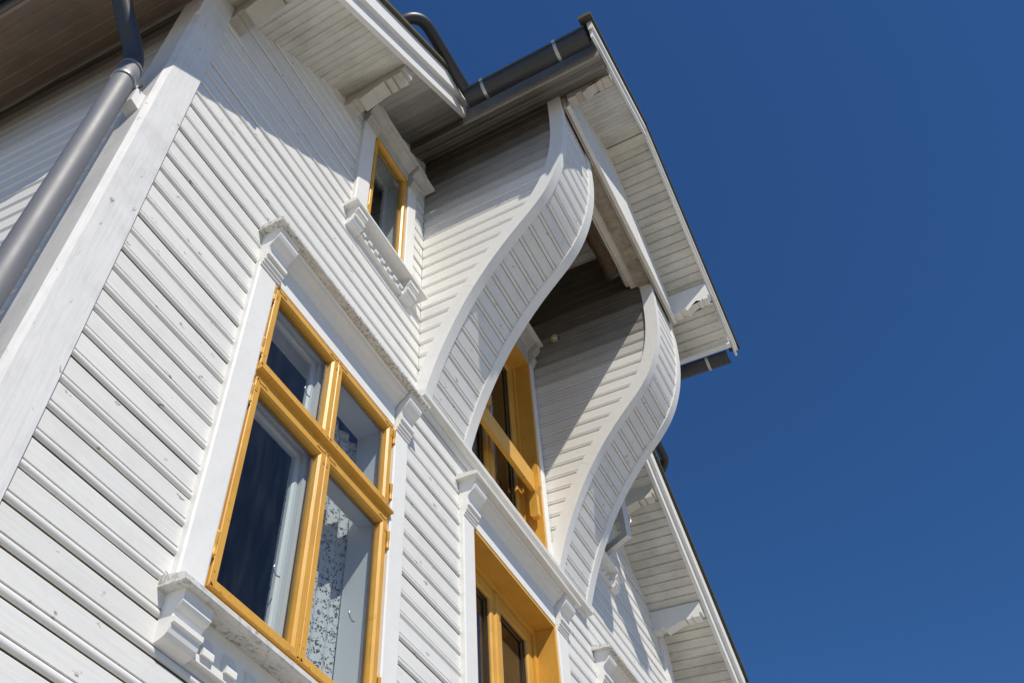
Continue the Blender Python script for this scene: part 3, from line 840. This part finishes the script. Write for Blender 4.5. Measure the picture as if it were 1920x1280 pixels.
def hinge(parent, x, z, y=-0.028, h=0.13):
    tube('hinge', [(x, y, z), (x, y, z + 0.012), (x, y, z + 0.016), (x, y, z + h * 0.5 - 0.002), (x, y, z + h * 0.5), (x, y, z + h - 0.016), (x, y, z + h - 0.012), (x, y, z + h)],
         [0.006, 0.013, 0.010, 0.010, 0.0115, 0.0115, 0.013, 0.005], M_yel, parent, n=12)

def corner_plate(parent, x, z, dx, dz, y=-0.0275):
    bm = bmesh.new()
    for cx, cz, hx, hz in ((x + dx * 0.045, z + dz * 0.013, 0.045, 0.009), (x + dx * 0.013, z + dz * 0.045, 0.009, 0.045)):
        add_box(bm, cx - hx, cx + hx, y - 0.003, y, cz - hz, cz + hz, 0.0015)
        for t in (-0.6, 0.6):
            add_tube(bm, [(cx + t * (hx if hx > hz else 0), y - 0.003, cz + t * (hz if hz > hx else 0)), (cx + t * (hx if hx > hz else 0), y - 0.006, cz + t * (hz if hz > hx else 0))], 0.004, 8)
    bm_obj('corner_plate', bm, M_yel, parent)

def sash(parent, x0, x1, z0, z1, y0=-0.025, y1=0.02, st=0.05, mat=M_yel, nm='sash', pane=True, inset=None):
    """rectangular sash frame with an inner chamfer and a pane"""
    bm = bmesh.new()
    bv = 0.012
    def ring(off, y): return [bm.verts.new(p) for p in ((x0 + off, y, z0 + off), (x1 - off, y, z0 + off), (x1 - off, y, z1 - off), (x0 + off, y, z1 - off))]
    rr = [ring(0, y1), ring(0, y0 + 0.004), ring(0.004, y0), ring(st - bv, y0), ring(st, y0 + bv), ring(st, y1)]
    for a, b in zip(rr, rr[1:] + rr[:1]):
        for i in range(4):
            j = (i + 1) % 4; bm.faces.new((a[i], a[j], b[j], b[i]))
    o = bm_obj(nm, bm, mat, parent)
    if pane:
        yy = y1 - 0.012
        bm = bmesh.new(); add_box(bm, x0 + st - 0.004, x1 - st + 0.004, yy, yy + 0.003, z0 + st - 0.004, z1 - st + 0.004)
        bm_obj('pane', bm, M_glass, parent)
    return o

def frame_obj(name, x0, x1, z0, z1, y0, y1, t, mat, parent):
    bm = bmesh.new()
    add_box(bm, x0, x0 + t, y0, y1, z0, z1); add_box(bm, x1 - t, x1, y0, y1, z0, z1)
    add_box(bm, x0 + t, x1 - t, y0, y1, z0, z0 + t); add_box(bm, x0 + t, x1 - t, y0, y1, z1 - t, z1)
    return bm_obj(name, bm, mat, parent)

def cross_window(cx0, cx1, ox0, ox1, zs, zh, sx0, sx1, ztop, detail=True, open_sash=False):
    """four-light casement window with casings, cornice and bracketed sill"""
    xm = (ox0 + ox1) / 2
    win = frame_obj('window', ox0, ox1, zs, zh, -0.012, 0.06, 0.016, M_yel, house)
    casings(win, cx0, cx1, ox0, ox1, zs - 0.09, zh, ztop, sx0, sx1, slab=M_sill)
    sill(win, sx0 - 0.005, sx1 + 0.005, zs - 0.085, 0.131, cx0 + 0.003, cx1 - 0.003, 0.165)
    zt0, zt1 = zs + 1.205, zs + 1.285
    # transom with weather bar, centre post
    prof_x('transom', [(0.05, zt0), (-0.02, zt0), (-0.024, zt0 + 0.03), (-0.056, zt0 + 0.034), (-0.060, zt0 + 0.040), (-0.058, zt0 + 0.052), (-0.03, zt1), (0.05, zt1)], ox0 + 0.004, ox1 - 0.004, M_yel, win)
    box('mullion', xm - 0.016, xm + 0.016, -0.018, 0.06, zs + 0.016, zt0, M_yel, win)
    box('mullion', xm - 0.016, xm + 0.016, -0.018, 0.06, zt1, zh - 0.016, M_yel, win)
    g = 0.003
    for a, b in ((ox0 + 0.016 + g, xm - 0.002), (xm + 0.002, ox1 - 0.016 - g)):
        for c, d in ((zs + 0.016 + g, zt0 - g), (zt1 + g, zh - 0.016 - g)):
            sash(win, a, b, c, d, y0=-0.028, y1=0.016, st=0.052)
            for x, dx in ((a, 1), (b, -1)):
                for z, dz in ((c, 1), (d, -1)):
                    corner_plate(win, x, z, dx, dz, y=-0.0285)
    for x in (ox0 + 0.004, ox1 - 0.004):
        for z in (zs + 0.14, zt0 - 0.20, zt1 + 0.06, zh - 0.16): hinge(win, x, z)
    # white inner box and inner window
    bm = bmesh.new()
    i0, i1, y0, y1 = ox0 + 0.03, ox1 - 0.03, 0.062, 0.225
    add_box(bm, i0 - 0.03, i0, y0, y1, zs, zh); add_box(bm, i1, i1 + 0.03, y0, y1, zs, zh)
    add_box(bm, i0, i1, y0, y1, zs - 0.0, zs + 0.03); add_box(bm, i0, i1, y0, y1, zh - 0.03, zh)
    add_box(bm, xm - 0.05, xm + 0.05, 0.066, 0.125, zs + 0.03, zh - 0.03)
    add_box(bm, i0, i1, 0.07, 0.16, zt0 - 0.01, zt1 + 0.01)
    bm_obj('inner_lining', bm, M_inner, win)
    for a, b in ((i0 + 0.002, xm - 0.052), (xm + 0.052, i1 - 0.002)):
        if a > xm: continue
        for c, d in ((zs + 0.032, zt0 - 0.012), (zt1 + 0.012, zh - 0.032)):
            sash(win, a, b, c, d, y0=0.09, y1=0.12, st=0.036, mat=M_inner, nm='inner_sash', pane=False)
    return win

win_big = cross_window(1.94, 3.545, 2.10, 3.385, 3.475, 5.41, 1.90, 3.585, 5.705)
win_r = cross_window(6.755, 8.36, 6.915, 8.20, 3.475, 5.41, 6.715, 8.40, 5.675)

# hooks inside the big window
for x, z in ((2.62, 3.86), (3.24, 3.98), (2.62, 5.02)):
    tube('latch', smooth_path([(x, 0.05, z), (x - 0.03, 0.045, z - 0.01), (x - 0.055, 0.045, z + 0.012), (x - 0.05, 0.045, z + 0.035)], 5), 0.004, M_silver, win_big, n=8)

def small_window(cx0, cx1, ox0, ox1, zs, zh, sx0, sx1, ztop, ssx0, ssx1, opened=False, dirty=None):
    win = frame_obj('window', ox0, ox1, zs, zh, -0.012, 0.06, 0.016, M_yel, house)
    casings(win, cx0, cx1, ox0, ox1, zs - 0.07, zh, ztop, sx0, sx1, front=0.118, dirty=dirty)
    sill(win, ssx0, ssx1, zs - 0.05, 0.112, cx0 - 0.02, cx1 - 0.01, 0.125, H=0.17, nd=7, mat=M_trim)
    bm = bmesh.new()
    i0, i1, y0, y1 = ox0 + 0.022, ox1 - 0.022, 0.062, 0.225
    add_box(bm, i0 - 0.03, i0, y0, y1, zs, zh); add_box(bm, i1, i1 + 0.03, y0, y1, zs, zh)
    add_box(bm, i0, i1, y0, y1, zs, zs + 0.03); add_box(bm, i0, i1, y0, y1, zh - 0.03, zh)
    bm_obj('inner_lining', bm, M_inner, win)
    sash(win, i0 + 0.002, i1 - 0.002, zs + 0.032, zh - 0.032, y0=0.15, y1=0.185, st=0.05, mat=M_inner, nm='inner_sash', pane=False)
    if not opened:
        sash(win, ox0 + 0.018, ox1 - 0.018, zs + 0.018, zh - 0.018, y0=-0.028, y1=0.016, st=0.045)
        for z in (zs + 0.12, zh - 0.3): hinge(win, ox0 + 0.004, z)
        for x, dx in ((ox0 + 0.018, 1), (ox1 - 0.018, -1)):
            for z, dz in ((zs + 0.018, 1), (zh - 0.018, -1)): corner_plate(win, x, z, dx, dz, y=-0.0285)
    return win
win_s = small_window(2.655, 3.50, 2.82, 3.365, 6.96, 8.315, 2.60, 3.664, 8.545, 2.586, 3.60, dirty=M_brk)
win_s2 = small_window(6.79, 7.635, 6.94, 7.50, 6.96, 8.315, 6.72, 7.72, 8.545, 6.70, 7.69, opened=True)
# the casement of that window stands open
H0 = Vector((7.475, -0.012, 0)); E0 = Vector((7.245, -0.375, 0)); dv = (E0 - H0); wd = dv.length; dv.normalize(); nv = Vector((dv.y, -dv.x, 0))
def open_sash(z0, z1, st=0.075, th=0.06):
    bm = bmesh.new()
    for (a, b, c, d) in ((0, st, z0, z1), (wd - st, wd, z0, z1), (st, wd - st, z0, z0 + st), (st, wd - st, z1 - st, z1)):
        add_ext(bm, [(a, c), (b, c), (b, d), (a, d)], H0, dv, Z_, nv, th)
    o = bm_obj('open_sash', bm, M_inner, win_s2)
    bm = bmesh.new(); add_ext(bm, [(0.0, z0 - 0.003), (wd + 0.003, z0 - 0.003), (wd + 0.003, z1), (wd + 0.0005, z1), (wd + 0.0005, z0 - 0.0005), (0, z0 - 0.0005)], H0 + nv * (th + 0.0), dv, Z_, nv, 0.006)
    bm_obj('outer_edge', bm, M_yel, win_s2)
    bm = bmesh.new(); add_ext(bm, [(st, z0 + st), (wd - st, z0 + st), (wd - st, z1 - st), (st, z1 - st)], H0 + nv * 0.02, dv, Z_, nv, 0.003)
    bm_obj('pane', bm, M_glass, win_s2)
    c = H0 + dv * (wd - 0.02) - nv * 0.006
    tube('latch', smooth_path([c + Z_ * (z0 + 0.20), c - nv * 0.025 + Z_ * (z0 + 0.20), c - nv * 0.04 + Z_ * (z0 + 0.24), c - nv * 0.03 + Z_ * (z0 + 0.28)], 5), 0.005, M_silver, win_s2, n=8)
open_sash(7.04, 8.25)

def french_door(ox0, ox1, z0, zh, depth=0.165, name='balcony_door', head=True):
    """double glazed door deep in an ochre reveal"""
    xm = (ox0 + ox1) / 2
    bm = bmesh.new(); t = 0.028
    add_box(bm, ox0 - t, ox0, -0.02, depth, z0, zh + t, 0.002); add_box(bm, ox1, ox1 + t, -0.02, depth, z0, zh + t, 0.002)
    add_box(bm, ox0, ox1, -0.02, depth, zh, zh + t, 0.002)
    door = bm_obj(name, bm, M_yel, house)
    frame_obj('door_frame', ox0 + 0.001, ox1 - 0.001, z0, zh - 0.001, depth - 0.03, depth + 0.05, 0.05, M_yel, door)
    for a, b in ((ox0 + 0.053, xm - 0.003), (xm + 0.003, ox1 - 0.053)):
        sash(door, a, b, z0 + 0.053, zh - 0.054, y0=depth - 0.012, y1=depth + 0.045, st=0.088, nm='door_leaf')
        bm = bmesh.new()
        frame_obj('glazing_bead', a + 0.089, b - 0.089, z0 + 0.142, zh - 0.143, depth + 0.012, depth + 0.024, 0.012, M_gut, door)
    prof = [(xm - 0.03, depth - 0.012), (xm - 0.022, depth - 0.026), (xm + 0.022, depth - 0.026), (xm + 0.03, depth - 0.012)]
    ext('cover_strip', prof, (0, 0, z0 + 0.055), X_, Y_, Z_, zh - z0 - 0.11, M_yel, door)
    return door
door_low = french_door(4.488, 5.832, 3.02, 5.362)
casings(door_low, 4.296, 6.052, 4.462, 5.858, 3.0, 5.39, 5.685, 4.256, 6.092)
door_up = french_door(4.488, 5.832, 5.99, 8.36, depth=0.15)
casings(door_up, 4.358, 5.943, 4.462, 5.858, 5.99, 8.388, 8.70, 4.357, 5.944, dirty=M_brk)
# guard rail across the upper door with its two holders
gy = 0.012
prof_x('guard_rail', [(gy - 0.02, 6.64), (gy + 0.022, 6.64), (gy + 0.022, 6.84), (gy - 0.02, 6.84)], 4.49, 5.74, M_yel, door_up)
for x0, x1 in ((5.745, 5.80), (4.488, 4.53)):
    p = [(0.0, 6.38), (0.045, 6.38), (0.06, 6.40), (0.06, 6.60), (0.035, 6.68), (0.035, 6.92), (0.02, 6.95), (-0.03, 6.95), (-0.045, 6.93), (-0.045, 6.70), (-0.01, 6.62), (-0.012, 6.40)]
    prof_x('rail_holder', p, x0, x1, M_yel, door_up)
tube('door_handle', smooth_path([(5.08, 0.12, 7.02), (5.08, 0.085, 7.02), (5.08, 0.08, 7.06), (5.08, 0.08, 7.14)], 5), 0.012, M_silver, door_up, n=10)

# ------------------------------------------------------------------ downpipe at the left corner
px, py, pr = 0.842, 0.072, 0.058
path = [(px, py, 0.15), (px, py, 2.0), (px, py, 4.0), (px, py, 5.70), (px, py, 5.80)]
low = tube('downpipe', path, pr, M_pipe, house, n=28)
bend = [(px, py, 5.74), (px, py, 5.83), (px - 0.012, py, 5.90), (px - 0.055, py, 5.98), (px - 0.14, py - 0.005, 6.08), (px - 0.24, py - 0.01, 6.20), (px - 0.36, py - 0.02, 6.36), (px - 0.42, py - 0.02, 6.50), (px - 0.45, py - 0.02, 6.66), (px - 0.455, py - 0.02, 6.80)]
tube('bend', smooth_path(bend, 6), pr - 0.005, M_gut, low, n=28)
tube('collar', [(px, py, 5.785), (px, py, 5.812)], pr + 0.003, M_pipe, low, n=28)
tube('clamp', [(px, py, 5.652), (px, py, 5.682)], pr + 0.005, M_strap, low, n=28)
bm = bmesh.new()
add_box(bm, px + pr - 0.004, px + pr + 0.018, py - 0.045, py - 0.018, 5.652, 5.682, 0.002)
bm_obj('clamp_lug', bm, M_strap, low)
tube('bolt', [(px + pr + 0.010, py - 0.075, 5.667), (px + pr + 0.010, py - 0.005, 5.667)], 0.0055, M_iron, low, n=8)
bm = bmesh.new(); add_box(bm, px + pr, 0.915, py + 0.0, py + 0.035, 5.60, 5.672, 0.003); bm_obj('clamp_arm', bm, M_strap, low)
prof_y('fixing_block', [(0.9, 5.53), (0.956, 5.515), (0.956, 5.66), (0.9, 5.645)], 0.02, 0.10, M_trim, low)

# ------------------------------------------------------------------ loose things
bm = bmesh.new()
add_tube(bm, smooth_path([(5.955, -0.31, 8.70), (5.93, -0.31, 8.70), (5.905, -0.312, 8.69), (5.88, -0.315, 8.655), (5.875, -0.318, 8.62)], 5), [0.03] * 6 + [0.036] * 15, 18)
sens = bm_obj('motion_sensor', bm, M_beige, None, smooth=True)
tag(sens, 'small beige motion sensor fixed high on the inner wall of the right curved wing', 'sensor')
tube('lens', [(5.885, -0.345, 8.64), (5.88, -0.355, 8.635)], 0.02, M_gut, sens, n=14)

def curtain(name, x0, x1, y, z0, z1, mat, amp=0.025, waves=6, nx=60, nz=6, tilt=0.0):
    bm = bmesh.new(); uvl = bm.loops.layers.uv.new('UVMap'); vv = []
    for j in range(nz + 1):
        row = []
        for i in range(nx + 1):
            t = i / nx; v = j / nz
            x = x0 + (x1 - x0) * t + tilt * (1 - v)
            row.append((bm.verts.new((x, y + amp * math.sin(t * waves * 2 * math.pi + 0.6 * math.sin(v * 3)), z0 + (z1 - z0) * v)), (x * 1.5, z0 + (z1 - z0) * v)))
        vv.append(row)
    for j in range(nz):
        for i in range(nx):
            q = [vv[j][i], vv[j][i + 1], vv[j + 1][i + 1], vv[j + 1][i]]
            f = bm.faces.new([a[0] for a in q])
            for lp, a in zip(f.loops, q): lp[uvl].uv = a[1]
    me = bpy.data.meshes.new(name); bm.to_mesh(me); bm.free()
    return link(name, me, mat, None, True)
c = curtain('lace_curtain', 2.80, 3.42, 0.250, 3.40, 5.36, M_lace, amp=0.018, waves=5)
tag(c, 'white lace curtain hanging behind the right-hand panes of the big yellow window', 'curtain')
c = curtain('lace_curtain', 2.10, 2.36, 0.245, 4.2, 5.36, M_lace, amp=0.012, waves=3)
tag(c, 'narrow white lace curtain behind the upper left pane of the big yellow window', 'curtain')
c = curtain('curtain', 5.05, 5.80, 0.45, 3.05, 5.30, M_curt_b, waves=6)
tag(c, 'brown cloth curtain behind the glass of the lower yellow double door', 'curtain')

# ------------------------------------------------------------------ render settings
scene.render.engine = 'CYCLES'
scene.cycles.max_bounces = 8
scene.cycles.diffuse_bounces = 5
scene.cycles.transparent_max_bounces = 12
scene.cycles.use_denoising = True
